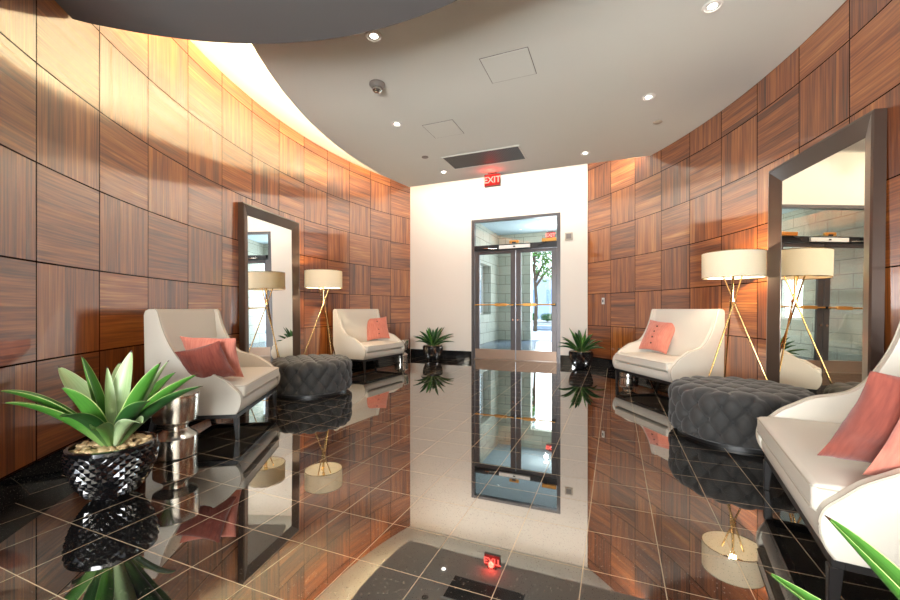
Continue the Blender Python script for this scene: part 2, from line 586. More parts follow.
# behind the camera: plain walls with an opening invented for the fill light
xl_cut = CLx + RL * cos(aL1); xr_cut = CRx + RR * cos(phi_R(.6))
YR = -3.4
mb = MB(); mb.box((xl_cut - .06, (.4 + YR) / 2, ZT / 2), (.12, .4 - YR, ZT))
struct(mb.build('wall_rear_left', M['white'], smooth=False))
mb = MB(); mb.box((xr_cut + .06, (.6 + YR) / 2, ZT / 2), (.12, .6 - YR, ZT))
struct(mb.build('wall_rear_right', M['white'], smooth=False))
wx0, wx1 = -1.9, 1.0
mb = MB()
mb.box(((xl_cut + wx0) / 2, YR - .06, ZT / 2), (wx0 - xl_cut, .12, ZT))
mb.box(((xr_cut + wx1) / 2, YR - .06, ZT / 2), (xr_cut - wx1, .12, ZT))
mb.box(((wx0 + wx1) / 2, YR - .06, .2), (wx1 - wx0, .12, .4))
mb.box(((wx0 + wx1) / 2, YR - .06, 3.6), (wx1 - wx0, .12, ZT - 3.2))
struct(mb.build('wall_rear', M['white'], smooth=False))

# ceilings
mb = MB()
mb.box((-1.2, 2.5, ZT + .06), (8.6, 12.1, .12))
struct(mb.build('ceiling_cove', M['ceiling'], smooth=False))
poly = []
RC = 6.525
aC0 = pi - math.asin((YC - CLy) / RC)
aC1 = pi + math.asin((CLy - .3) / RC)
n = 90
for i in range(n + 1):
    a = aC0 + (aC1 - aC0) * i / n
    poly.append((CLx + RC * cos(a), CLy + RC * sin(a)))
poly.append((xl_cut + .02, .3)); poly.append((xl_cut + .02, YR + .02)); poly.append((xr_cut - .02, YR + .02))
RRc = RR - .006
b0, b1 = math.asin((.6 - CRy) / RRc), math.asin((YC - CRy) / RRc)
for i in range(n + 1):
    a = b0 + (b1 - b0) * i / n
    poly.append((CRx + RRc * cos(a), CRy + RRc * sin(a)))
mb = MB(); mb.prism(poly, ZC, ZC + .045, 'z')
struct(mb.build('ceiling', M['ceiling'], smooth=False), 'grey white dropped ceiling slab with curved edge and straight front edge', 'ceiling')
# dark round soffit overhead
sx, sy, sr = -1.405, -.369, 2.822
poly = []
for k in range(160):
    a = 2 * pi * k / 160
    p = Vector((sx + sr * cos(a), sy + sr * sin(a)))
    if p.y > .35:
        d = p - Vector((CLx, CLy))
        if d.length > RL - .012: p = Vector((CLx, CLy)) + d.normalized() * (RL - .012)
    elif p.x < xl_cut + .01: p.x = xl_cut + .01
    if p.x > 1.3: p.x = 1.3
    poly.append((p.x, p.y))
mb = MB(); mb.prism(poly, 3.10, ZC - .002, 'z')
struct(mb.build('ceiling_soffit', M['soffit'], smooth=True, angle=30), 'dark grey round dropped soffit with curved edge', 'ceiling')

# ------------------------------------------------------------------ entrance doors (plane of the back wall)
FY = YB + .05
fr = thing('door_frame', 'dark metal frame with transom around the glass double doors', 'door frame', (0, 0, 0))
fr['kind'] = 'structure'; fr.name = 'trim_1'
mb = MB()
mb.box((DX0 + .035, FY, DZ / 2), (.07, .10, DZ)); mb.box((DX1 - .035, FY, DZ / 2), (.07, .10, DZ))
mb.box(((DX0 + DX1) / 2, FY, DZ - .03), (DX1 - DX0 - .14, .10, .06))
mb.build('frame', M['door_metal'], fr, smooth=False)
mb = MB(); mb.box(((DX0 + DX1) / 2, FY, 2.425), (DX1 - DX0 - .14, .09, .12)); mb.build('header', M['black'], fr, smooth=False)
mb = MB(); mb.box(((DX0 + DX1) / 2, FY, .008), (DX1 - DX0 - .14, .12, .014)); mb.build('threshold', M['kick'], fr, smooth=False)
mb = MB(); mb.box(((DX0 + DX1) / 2, FY + .01, 2.745), (DX1 - DX0 - .142, .012, .51))
w1 = mb.build('window_1', M['glass'], smooth=False); struct(w1, 'clear transom pane above the double doors', 'window')

XM = -1.945
def leaf(idx, x0, x1, hinge_left, label):
    d = thing('door_%d' % idx, label, 'door', (0, 0, 0)); d['kind'] = 'structure'
    g = .006
    x0 += g; x1 -= g
    st = .105
    mb = MB()
    mb.box((x0 + st / 2, FY, 1.19), (st, .05, 2.34)); mb.box((x1 - st / 2, FY, 1.19), (st, .05, 2.34))
    mb.box(((x0 + x1) / 2, FY, 2.325), (x1 - x0 - 2 * st, .05, .07))
    mb.build('stile_frame', M['door_metal'], d, smooth=False, bevel=.004, seg=1)
    mb = MB(); mb.box(((x0 + x1) / 2, FY, .125), (x1 - x0 - .01, .058, .205)); mb.build('kick_plate', M['kick'], d, smooth=False)
    mb = MB(); mb.box(((x0 + x1) / 2, FY, 1.26), (x1 - x0 - 2 * st + .01, .012, 2.06)); mb.build('pane', M['glass'], d, smooth=False)
    mb = MB()
    yb = FY - .085
    mb.tube([(x0 + .02, yb, 1.19), (x1 - .02, yb, 1.19)], .014, 12)
    bar = mb.build('push_bar', M['gold'], d)
    bx = (x1 - .30) if hinge_left else (x0 + .30)
    mb = MB(); mb.box((bx, yb, 1.19), (.26, .05, .06)); mb.build('latch_box', M['gold'], bar, smooth=False, bevel=.006)
    for xx in (x0 + .045, x1 - .045):
        mb = MB(); mb.box((xx, yb + .028, 1.19), (.06, .06, .05)); mb.build('bar_bracket', M['black'], bar, smooth=False, bevel=.006)
    mb = MB(); kx = x1 - .05 if hinge_left else x0 + .05
    mb.tube([(kx, FY - .045, .87), (kx, FY - .02, .87)], .022, 16); mb.build('lock_cylinder', M['chrome'], d)
    return d
leaf(1, DX0 + .07, XM, True, 'glass door leaf nearer the walnut wall with the far lamp')
leaf(2, XM, DX1 - .07, False, 'glass door leaf nearer the wall keypad, trees showing through it')

t = thing('magnetic_lock', 'long pale magnetic lock bar mounted in the middle of the door header', 'door lock', (-1.96, FY - .05, 2.425))
mb = MB(); mb.box((0, -.027, -.005), (.66, .05, .075)); mb.build('housing', M['plastic'], t, smooth=False, bevel=.004)
mb = MB(); mb.box((0, -.045, -.005), (.05, .016, .03)); mb.build('indicator', M['black'], t, smooth=False, bevel=.003)
t = thing('door_sensor', 'small gold motion sensor above the pale lock bar', 'sensor', (-1.965, FY - .05, 2.52))
mb = MB(); mb.box((0, -.03, 0), (.20, .055, .06)); mb.build('body', M['gold'], t, smooth=False, bevel=.008)
mb = MB(); mb.box((0, -.05, -.02), (.08, .03, .03)); mb.build('lens', M['black'], t, smooth=False, bevel=.004)
t = thing('door_closer', 'black closer on the header over the door leaf nearer the far lamp', 'door closer', (-2.68, FY - .05, 2.44))
mb = MB(); mb.box((0, -.03, 0), (.30, .055, .07)); mb.build('body', M['black'], t, smooth=False, bevel=.006)
mb = MB(); mb.tube([(.05, -.04, -.035), (.18, -.10, -.045), (.34, -.04, -.05)], .011, 8); mb.build('arm', M['chrome'], t)
t = thing('door_closer', 'gold closer on the header next to the exit sign glow in the transom', 'door closer', (-1.24, FY - .05, 2.515))
mb = MB(); mb.box((0, -.032, 0), (.29, .06, .07)); mb.build('body', M['gold'], t, smooth=False, bevel=.006)
mb = MB(); mb.tube([(-.05, -.04, -.04), (-.16, -.07, -.08), (-.22, -.04, -.11)], .010, 8); mb.build('arm', M['black'], t)

# ------------------------------------------------------------------ vestibule and the world outside
VXL, VXR, VY1, VZ = -3.88, -.15, 14.0, 3.75
def stone_box(name, c, d, label=None):
    mb = MB(); mb.box(c, d)
    o = mb.build(name, M['stone'], smooth=False)
    L = o.data.uv_layers.new(name='UVMap')
    for p in o.data.polygons:
        for li, vi in zip(p.loop_indices, p.vertices):
            co = o.data.vertices[vi].co
            L.data[li].uv = (co.y if abs(p.normal.x) > .5 else co.x, co.z)
    struct(o, label, 'wall' if label else None)
    return o
def stone_multi(name, boxes, label=None):
    mb = MB()
    for c, d in boxes: mb.box(c, d)
    o = mb.build(name, M['stone'], smooth=False)
    L = o.data.uv_layers.new(name='UVMap')
    for p in o.data.polygons:
        for li, vi in zip(p.loop_indices, p.vertices):
            co = o.data.vertices[vi].co
            L.data[li].uv = (co.y if abs(p.normal.x) > .5 else co.x, co.z)
    struct(o, label, 'wall' if label else None)
    return o
VY0 = YB + .2
wy0, wy1, wz0, wz1 = 11.2, 13.05, .92, 2.55
stone_multi('wall_vestibule_left', [
    ((VXL - .17, (VY0 + wy0) / 2, VZ / 2), (.34, wy0 - VY0, VZ)), ((VXL - .17, (VY1 + wy1) / 2, VZ / 2), (.34, VY1 - wy1, VZ)),
    ((VXL - .17, (wy0 + wy1) / 2, wz0 / 2), (.34, wy1 - wy0, wz0)), ((VXL - .17, (wy0 + wy1) / 2, (wz1 + VZ) / 2), (.34, wy1 - wy0, VZ - wz1))],
    'pale stone block side wall with a window, seen through the glass doors')
ox0 = -2.72
stone_multi('wall_vestibule_back', [
    (((VXL + ox0) / 2, VY1 + .15, VZ / 2), (ox0 - VXL, .3, VZ)), (((VXR + ox0) / 2, VY1 + .15, (VZ + 3.12) / 2), (VXR - ox0, .3, VZ - 3.12))],
    'pale stone block end wall beyond the glass doors')
stone_multi('wall_vestibule_right', [((VXR + .1, (VY0 + VY1) / 2, VZ / 2), (.2, VY1 - VY0, VZ))])
wn = thing('window_2', 'tall bright window in the stone wall beyond the doors', 'window', (0, 0, 0)); wn['kind'] = 'structure'
mb = MB()
for yy in (wy0 + .03, wy1 - .03): mb.box((VXL - .30, yy, (wz0 + wz1) / 2), (.06, .05, wz1 - wz0))
for zz in (wz0 + .03, wz1 - .03): mb.box((VXL - .30, (wy0 + wy1) / 2, zz), (.06, wy1 - wy0 - .12, .06))
mb.build('frame', M['plastic'], wn, smooth=False)
mb = MB(); mb.box((VXL - .30, (wy0 + wy1) / 2, (wz0 + wz1) / 2), (.012, wy1 - wy0 - .12, wz1 - wz0 - .12)); mb.build('pane', M['glass'], wn, smooth=False)
mb = MB(); mb.box(((VXL + VXR) / 2, (VY0 + VY1) / 2 + .1, VZ + .06), (VXR - VXL + .4, VY1 - VY0 + .6, .12))
struct(mb.build('ceiling_vestibule', M['vest_ceiling'], smooth=False))
mb = MB(); mb.box(((VXL + VXR) / 2, (VY0 + VY1) / 2 + .15, -.05), (VXR - VXL, VY1 - VY0 + .3, .1))
struct(mb.build('floor_vestibule', M['vest_floor'], smooth=False))

mb = MB(); mb.box((4, 36, -.12), (90, 43, .1))
struct(mb.build('ground_pavement', M['pave'], smooth=False))
mb = MB(); mb.box((4, 24.2, -.04), (80, 4.4, .06))
struct(mb.build('ground_road', M['road'], smooth=False))
t = thing('planter', 'low pale concrete planter curb across the road outside', 'planter', (-4.6, 30.2, -.07))
mb = MB(); mb.box((0, 0, .09), (13, 1.1, .18)); mb.build('wall', M['planter'], t, smooth=False, bevel=.02)
mb = MB(); mb.box((0, 0, .19), (12.7, .8, .05)); mb.build('soil', M['soil'], t, smooth=False)

def leaf_cloud(mb, center, rad, n, size, mi=0, rnd=random):
    for _ in range(n):
        while True:
            p = Vector((rnd.uniform(-1, 1), rnd.uniform(-1, 1), rnd.uniform(-1, 1)))
            if .25 < p.length < 1: break
        p = Vector((p.x * rad[0], p.y * rad[1], p.z * rad[2])) + Vector(center)
        a = Vector((rnd.gauss(0, 1), rnd.gauss(0, 1), rnd.gauss(0, 1))).normalized()
        b = a.orthogonal().normalized()
        s = size * rnd.uniform(.6, 1.3)
        mb.add([p - a * s, p + b * s * .45, p + a * s, p - b * s * .45], [(0, 1, 2, 3)], mi)

def tree(x, y, h, spread, label, n=2600, clumps=9, seed=1, mat='foliage'):
    rnd = random.Random(seed)
    t = thing('leafy_tree', label, 'tree', (x, y, -.07))
    mb = MB()
    mb.tube([(0, 0, 0), (.06, .02, h * .25), (-.05, .05, h * .5), (.05, 0, h * .72)], [.10, .085, .065, .03], 12)
    for k in range(6):
        a = k * 1.1; z = h * (.36 + .05 * k)
        mb.tube([(0, 0, z), (cos(a) * spread * .3, sin(a) * spread * .3, z + h * .12), (cos(a) * spread * .65, sin(a) * spread * .65, z + h * .2)], [.07, .05, .02], 8)
    mb.build('trunk', M['bark'], t)
    mb = MB()
    for k in range(clumps):
        a = rnd.uniform(0, 2 * pi); r = spread * rnd.uniform(.1, .8)
        leaf_cloud(mb, (cos(a) * r, sin(a) * r, h * rnd.uniform(.5, .98)), (spread * .42, spread * .42, h * .13), n // clumps, .13, 0, rnd)
    f = mb.build('foliage', M[mat], t, smooth=False)
    return t
tree(-3.85, 21.0, 6.4, 1.8, 'slim leafy tree seen through the glass doors at the edge of the stone opening', 800, 9, 3)
gsh = 'clipped shrubs in the planter outside'
for k in range(9):
    t = thing('shrub', 'low clipped green shrub growing in the outdoor planter', 'shrub', (-9.6 + 1.25 * k, 30.2, .15), 0, gsh)
    mb = MB(); leaf_cloud(mb, (0, 0, .34), (.58, .40, .28), 420, .09, 0, random.Random(20 + k)); mb.build('foliage', M['foliage_dark'], t, smooth=False)
    mb = MB(); mb.tube([(0, 0, 0), (.02, 0, .3)], [.03, .02], 8); mb.build('stem', M['bark'], t)
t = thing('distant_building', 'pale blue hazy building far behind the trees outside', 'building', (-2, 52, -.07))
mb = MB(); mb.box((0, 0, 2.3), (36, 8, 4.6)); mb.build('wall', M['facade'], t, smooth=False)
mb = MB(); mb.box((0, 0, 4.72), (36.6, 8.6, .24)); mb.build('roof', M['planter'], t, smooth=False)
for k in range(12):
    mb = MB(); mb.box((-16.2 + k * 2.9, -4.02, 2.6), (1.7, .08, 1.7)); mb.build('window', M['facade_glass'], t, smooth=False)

# ------------------------------------------------------------------ text
def text_mesh(mb, body, size, depth, origin, xdir, mi=0):
    cu = bpy.data.curves.new('txt', 'FONT'); cu.body = body; cu.size = size; cu.extrude = depth; cu.align_x = 'CENTER'; cu.align_y = 'CENTER'
    cu.offset = size * .018
    o = bpy.data.objects.new('txt', cu); COL.objects.link(o)
    dg = bpy.context.evaluated_depsgraph_get()
    me = bpy.data.meshes.new_from_object(o.evaluated_get(dg))
    xd = Vector(xdir).normalized(); zd = Vector((0, 0, 1)); nd = xd.cross(zd)
    vs = [Vector(origin) + xd * v.co.x + zd * v.co.y + nd * v.co.z for v in me.vertices]
    mb.add(vs, [tuple(p.vertices) for p in me.polygons], mi)
    bpy.data.objects.remove(o); bpy.data.meshes.remove(me); bpy.data.curves.remove(cu)

def exit_sign(loc, label, size=1.0):
    t = thing('exit_sign', label, 'sign', loc)
    w, h = .30 * size, .225 * size
    mb = MB(); mb.box((0, 0, -.012), (.16 * size, .09, .024)); mb.build('canopy', M['chrome'], t, smooth=False, bevel=.004)
    mb = MB(); mb.box((0, 0, -.03 - h / 2), (w, .05, h)); mb.build('housing', M['grey_plastic'], t, smooth=False, bevel=.01)
    mb = MB(); mb.box((0, -.027, -.03 - h / 2), (w * .92, .006, h * .88)); mb.build('face', M['exit_face'], t, smooth=False)
    mb = MB(); text_mesh(mb, 'EXIT', .155 * size, .003, (0, -.033, -.03 - h / 2), (1, 0, 0)); mb.build('lettering', M['exit_red'], t, smooth=False)
    return t
exit_sign((-2.03, 6.93, ZC), 'red lit EXIT sign hanging from the lobby ceiling edge')
exit_sign((-2.02, VY1 - .12, 3.75), 'red EXIT sign in the stone vestibule, seen through the transom')

# ------------------------------------------------------------------ ceiling fixtures
def downlight(x, y, z, label, tilt=False, r=.075):
    t = thing('recessed_downlight', label, 'ceiling light', (x, y, z), 0, 'recessed downlights')
    mb = MB(); mb.lathe([(r, 0), (r, -.006), (r * .80, -.010), (r * .74, -.004), (r * .46, -.001)], 32, caps=False); mb.build('trim_ring', M['plastic'], t)
    mb = MB(); mb.lathe([(r * .46, -.001), (r * .44, -.003), (.001, -.004)], 24, caps=False); mb.build('lens', M['lamp_on'], t)
    return t
dls = [(-2.00, 3.06, 'bright downlight at the edge of the dark round soffit'),
       (-2.67, 4.63, 'downlight between the smoke detector and the small access panel'),
       (.73, 3.80, 'downlight nearest the big leaning mirror, at the top of the photo'),
       (.36, 5.15, 'downlight near the ceiling edge over the far white settee by the keypad'),
       (-.43, 6.62, 'downlight between the exit sign and the keypad wall'),
       (-2.83, 6.57, 'downlight beside the dark air vent')]
for x, y, lb in dls: downlight(x, y, ZC, lb)
t = thing('smoke_detector', 'brown grey smoke detector on the ceiling near the soffit', 'smoke detector', (-2.39, 3.72, ZC))
mb = MB(); mb.lathe([(.085, 0), (.085, -.02), (.07, -.035), (.06, -.05)], 28); mb.build('base', M['grey_plastic'], t)
mb = MB(); mb.lathe([(.05, -.05), (.05, -.075), (.035, -.09), (.01, -.093)], 24); mb.build('sensor_dome', M['chrome'], t)
for x, y, lb in ((.52, 5.88, 'flat round sprinkler cover plate close to the right-hand ceiling edge'),
                 (-2.83, 5.81, 'flat round sprinkler cover plate beside the small access panel')):
    mb = MB(); mb.lathe([(.055, 0), (.055, -.005), (.045, -.012), (.002, -.013)], 24)
    tag(mb.build('sprinkler_cover', M['grey_plastic'] if x < 0 else M['piping'], loc=(x, y, ZC)), lb, 'sprinkler')
def rect_frame(mb, w, d, t, h, z=0):
    mb.box((0, d / 2 - t / 2, z), (w, t, h)); mb.box((0, -d / 2 + t / 2, z), (w, t, h))
    mb.box((w / 2 - t / 2, 0, z), (t, d - 2 * t, h)); mb.box((-w / 2 + t / 2, 0, z), (t, d - 2 * t, h))
t = thing('air_vent', 'long dark grey air vent in the ceiling by the exit sign', 'air vent', (-1.96, 6.21, ZC))
mb = MB(); rect_frame(mb, 1.28, .60, .025, .012, -.006); mb.build('frame', M['ceiling'], t, smooth=False)
mb = MB(); mb.box((0, 0, -.003), (1.23, .55, .006)); mb.build('louvre_panel', M['vent'], t, smooth=False)
def access_panel(x, y, w, d, label):
    t = thing('ceiling_access_panel', label, 'access panel', (x, y, ZC))
    mb = MB(); rect_frame(mb, w, d, .006, .003, -.0015); mb.build('reveal', M['grey_plastic'], t, smooth=False)
    mb = MB(); mb.box((0, 0, -.003), (w - .016, d - .016, .005)); mb.build('door', M['ceiling'], t, smooth=False)
access_panel(-.99, 3.96, .48, .46, 'larger square access panel in the middle of the ceiling')
access_panel(-2.16, 5.01, .44, .44, 'smaller square access panel near the dark air vent')
# wall plates
t = thing('wall_sensor', 'small grey square plate on the white wall by the door', 'wall plate', (-.855, YB, 2.56))
mb = MB(); mb.box((0, -.012, 0), (.15, .022, .15)); mb.build('plate', M['piping'], t, smooth=False, bevel=.006)
mb = MB(); mb.box((0, -.026, 0), (.10, .006, .10)); mb.build('cover', M['grey_plastic'], t, smooth=False, bevel=.002)
ak = math.atan2(8.05 - CRy, -.19 - CRx)
t = thing('wall_keypad', 'tiny pale keypad on the walnut wall above the far white settee', 'keypad', (CRx + (RR - .001) * cos(ak), CRy + (RR - .001) * sin(ak), 1.25), ak - pi / 2)
mb = MB(); mb.box((0, -.010, 0), (.06, .018, .12)); mb.build('plate', M['plastic'], t, smooth=False, bevel=.004)
mb = MB(); mb.box((.004, -.021, .0), (.026, .006, .05)); mb.build('keys', M['black'], t, smooth=False)

# ------------------------------------------------------------------ mirrors
def wall_mirror(pa, pb, label, glass, lean=.03, gap=.032):
    """pa, pb: wall points at the two vertical edges (bottom corners), glass faces the room"""
    pa, pb = Vector((*pa, 0)), Vector((*pb, 0))
    W, Ht, fw = 1.31, 2.50, .145
    mid = (pa + pb) / 2
    xd = (pb - pa).normalized()
    nrm = Vector((-xd.y, xd.x, 0))
    if nrm.dot(Vector((-1.5, 4, 0)) - mid) < 0: xd = -xd; nrm = -nrm
    # local: x along the wall, -y towards the room
    rz = atan2(xd.y, xd.x)
    loc = mid + nrm * (gap + lean)
    t = thing('leaning_mirror', label, 'mirror', loc, rz)
    tl = math.asin(lean / Ht)
    t.rotation_euler = (0, 0, rz + pi) if False else (0, 0, rz)
    R = Matrix.Rotation(0, 3, 'Z')
    # local +y is the room side when nrm = rot90(xd)
    def T(p): 
        x, y, z = p
        return (x, y * cos(tl) - z * sin(tl), z * cos(tl) + y * sin(tl))
    def quad_frame(mb):
        # sloped profile: outer edge proud, inner edge set back
        prof = [(0, -.03), (0, .045), (.02, .05), (fw - .01, .004), (fw, .0), (fw, -.03)]
        rings = []
        for o, y in prof:
            rings.append([(-W / 2 + o, y, o), (W / 2 - o, y, o), (W / 2 - o, y, Ht - o), (-W / 2 + o, y, Ht - o)])
        vs = [T(p) for r in rings for p in r]
        fs = []
        for j in range(len(prof) - 1):
            for k in range(4):
                fs.append((j * 4 + k, j * 4 + (k + 1) % 4, (j + 1) * 4 + (k + 1) % 4, (j + 1) * 4 + k))
        mb.add(vs, fs)
    mb = MB(); quad_frame(mb); mb.build('frame', M['frame'], t, smooth=False)
    mb = MB()
    a = fw - .005
    mb.add([T(p) for p in ((-W / 2 + a, -.002, a), (W / 2 - a, -.002, a), (W / 2 - a, -.002, Ht - a), (-W / 2 + a, -.002, Ht - a),
                           (-W / 2 + a, -.010, a), (W / 2 - a, -.010, a), (W / 2 - a, -.010, Ht - a), (-W / 2 + a, -.010, Ht - a))],
           [(0, 1, 2, 3), (4, 7, 6, 5), (0, 4, 5, 1), (1, 5, 6, 2), (2, 6, 7, 3), (3, 7, 4, 0)])
    mb.build('mirror_glass', glass, t, smooth=False)
    mb = MB()
    mb.add([T((x, y, z)) for y in (-.026, -.016) for x, z in ((-W / 2 + .01, .01), (W / 2 - .01, .01), (W / 2 - .01, Ht - .01), (-W / 2 + .01, Ht - .01))],
           [(0, 1, 2, 3), (4, 7, 6, 5), (0, 4, 5, 1), (1, 5, 6, 2), (2, 6, 7, 3), (3, 7, 4, 0)])
    mb.build('backing', M['frame_back'], t, smooth=False)
    return t
wall_mirror((-4.57, 3.80), (-4.82, 5.05), 'dark framed mirror leaning on the cove-lit wall behind the smaller-looking drum lamp', M['mirror'])
wall_mirror((1.525, 5.02), (1.755, 3.735), 'big dark framed mirror leaning beside the large glowing drum lamp', M['mirror_warm'])

# ------------------------------------------------------------------ settees
DEP, WID = .70, 1.23
def make_settee(label, loc, rz):
    t = thing('wingback_settee', label, 'settee', loc, rz, 'white wingback settees')
    Y = lambda q: -DEP / 2 + q
    prof = [(0.0, .215), (-.028, .26), (-.042, .325), (-.028, .385), (.02, .437), (.07, .487), (.13, .527), (.22, .580), (.315, .606),
            (.385, .634), (.45, .697), (.515, .81), (.56, .92), (.588, 1.02), (.602, 1.075), (.622, 1.10)]
    pc = [(Y(p[0]), p[1]) for p in catmull([(a, b) for a, b in prof], 5)]
    full = pc + [(Y(.66), 1.10), (Y(.688), 1.085), (Y(.698), 1.05), (Y(.692), .65), (Y(.68), .215)]
    mb = MB()
    th = .062
    for s in (-1, 1):
        a, b = s * (WID / 2), s * (WID / 2 - th)
        mb.prism(full, min(a, b), max(a, b), 'x')
    bk = [(Y(.555), .36), (Y(.590), .62), (Y(.612), .85), (Y(.632), 1.07), (Y(.642), 1.095), (Y(.662), 1.10), (Y(.688), 1.085), (Y(.698), 1.05), (Y(.692), .65), (Y(.68), .215), (Y(.60), .215)]
    mb.prism(bk, -WID / 2 + th + .001, WID / 2 - th - .001, 'x')
    # seat deck with a rounded front rail
    deck = [(Y(-.002), .215), (Y(-.022), .24), (Y(-.030), .29), (Y(-.018), .325), (Y(.01), .335), (Y(.56), .335), (Y(.60), .215)]
    mb.prism(deck, -WID / 2 + th + .001, WID / 2 - th - .001, 'x')
    mb.build('upholstered_shell', M['leather'], t, bevel=.016, seg=3, angle=50)
    # piping along the outer edges of both side panels
    for s in (-1, 1):
        mb = MB()
        mb.tube([(s * (WID / 2 - .010), y, z + .001) for y, z in pc], .0055, 6)
        mb.build('piping', M['piping'], t)
    # seat cushion
    w = WID / 2 - th - .004
    mb = MB()
    nx, ny = 26, 16
    zt, zb, yf, yb = .462, .342, Y(-.050), Y(.555)
    top, bot = [], []
    vs, fs = [], []
    for j in range(ny + 1):
        for i in range(nx + 1):
            u, v = i / nx * 2 - 1, j / ny * 2 - 1
            cr = (1 - abs(u) ** 6) * (1 - abs(v) ** 6)
            x, y = u * w, yf + (yb - yf) * (v + 1) / 2
            zz = zt - .012 + .018 * cr + .003 * noise.noise(Vector((x * 4, y * 4, loc[0])))
            vs.append((x, y, zz))
    o = len(vs)
    for j in range(ny + 1):
        for i in range(nx + 1):
            u, v = i / nx * 2 - 1, j / ny * 2 - 1
            vs.append((u * w, yf + (yb - yf) * (v + 1) / 2, zb))
    W1 = nx + 1
    for j in range(ny):
        for i in range(nx):
            a = j * W1 + i
            fs.append((a, a + 1, a + 1 + W1, a + W1)); fs.append((a + o, a + W1 + o, a + 1 + W1 + o, a + 1 + o))
    for i in range(nx):
        fs.append((i, i + o, i + 1 + o, i + 1)); a = ny * W1 + i; fs.append((a, a + 1, a + 1 + o, a + o))
    for j in range(ny):
        a = j * W1; fs.append((a, a + W1, a + W1 + o, a + o)); a = j * W1 + nx; fs.append((a, a + o, a + W1 + o, a + W1))
    mb.add(vs, fs)
    cu = mb.build('seat_cushion', M['leather'], t, bevel=.022, seg=4, angle=60)
    mb = MB()
    for zz in (zt - .024, zb + .014):
        r = .02
        lp = [(-w + r, yf, zz), (w - r, yf, zz), (w, yf + r, zz), (w, yb - r, zz), (w - r, yb, zz), (-w + r, yb, zz), (-w, yb - r, zz), (-w, yf + r, zz)]
        mb.tube(lp, .0035, 6, closed=True)
    mb.build('cushion_piping', M['piping'], cu)
    # base rail and legs
    mb = MB()
    mb.box((0, Y(.012), .196), (WID - .05, .035, .036)); mb.box((0, Y(.64), .196), (WID - .05, .035, .036))
    mb.box((WID / 2 - .042, Y(.326), .196), (.035, .592, .036)); mb.box((-WID / 2 + .042, Y(.326), .196), (.035, .592, .036))
    mb.build('base_rail', M['espresso'], t, smooth=False)
    for sx_ in (-1, 1):
        for q, sp in ((.008, -.008), (.64, .05)):
            cx_, cy_ = sx_ * (WID / 2 - .045), Y(q)
            a, b = .021, .014
            mb = MB()
            vs = [(cx_ + i * a, cy_ + j * a, .178) for i, j in ((-1, -1), (1, -1), (1, 1), (-1, 1))] + \
                 [(cx_ + i * b, cy_ + sp + j * b, 0.0) for i, j in ((-1, -1), (1, -1), (1, 1), (-1, 1))]
            mb.add(vs, [(0, 1, 2, 3), (7, 6, 5, 4), (0, 4, 5, 1), (1, 5, 6, 2), (2, 6, 7, 3), (3, 7, 4, 0)])
            mb.build('leg', M['espresso'], t, smooth=False, bevel=.003, seg=1)
    return t

def settee_pose(pa, pb):
    """pa, pb world points of the two front legs; returns centre and rotation (local -y is the front)"""
    pa, pb = Vector(pa), Vector(pb)
    m = (pa + pb) / 2
    d = (pb - pa).normalized()
    n = Vector((-d.y, d.x))
    if n.dot(Vector((-1.5, 4.2)) - m) < 0: n = -n
    rz = atan2(n.y, n.x) + pi / 2
    c = m - n * (DEP / 2 - .006)
    return (c.x, c.y, 0), rz
poses = {'A': settee_pose((-2.963, 2.44), (-3.563, 3.437)), 'B': settee_pose((-4.04, 5.87), (-3.94, 7.03)),
         'C': settee_pose((.03, 6.44), (.637, 5.476)), 'D': settee_pose((.86, 2.99), (.73, 1.86))}
labs = {'A': 'white wingback settee with two red pillows beside the pebble-topped potted agave',
        'B': 'white wingback settee with one pillow between the smaller-looking lamp and the white wall',
        'C': 'white wingback settee with one buttoned pillow below the wall keypad',
        'D': 'white wingback settee cut by the photo edge, two large coral pillows on it'}
setA = make_settee(labs['A'], *poses['A'])
SET = {'A': setA}
for k in 'BCD':
    SET[k] = dup(setA, labs[k], poses[k][0], poses[k][1])

# ------------------------------------------------------------------ pillows
def pillow_mesh(name, mat, parent, half=.235, T=.085, seed=0, n=36, fold=.0):
    mb = MB()
    vs, fs = [], []
    for side in (1, -1):
        for j in range(n + 1):
            for i in range(n + 1):
                u, v = i / n * 2 - 1, j / n * 2 - 1
                # edges bow inwards between sharp corners
                x = u * half * (1 - .085 * (1 - v * v))
                y = v * half * (1 - .085 * (1 - u * u))
                e = max(0, 1 - u * u) ** .55 * max(0, 1 - v * v) ** .55
                p = Vector((u * 1.6 + seed, v * 1.6, seed * 2.3))
                w = noise.noise(p) * .018 + noise.noise(Vector((u * 4.5 + seed, v * 4.5, side + seed))) * .006
                # pulled creases running from the corners
                cr = abs(sin(3.2 * (u - v) + seed)) * abs(u * v) * .010 + abs(sin(5 * (u + v) + seed)) * abs(u * v) * .006
                z = side * T * e + w * (.35 + .65 * e) * min(1, e * 4) - side * cr * min(1, e * 3)
                z += fold * max(0, v - .35) ** 2
                vs.append((x, y, z))
    N = (n + 1) ** 2
    for s in (0, 1):
        for j in range(n):
            for i in range(n):
                a = s * N + j * (n + 1) + i
                fs.append((a, a + 1, a + n + 2, a + n + 1) if s == 0 else (a, a + n + 1, a + n + 2, a + 1))
    idx = list(range(2 * N))
    for j in range(n + 1):
        for i in range(n + 1):
            if i in (0, n) or j in (0, n): idx[N + j * (n + 1) + i] = j * (n + 1) + i
    fs = [tuple(idx[k] for k in f) for f in fs]
    mb.add(vs, fs)
    return mb.build(name, mat, parent, angle=80)

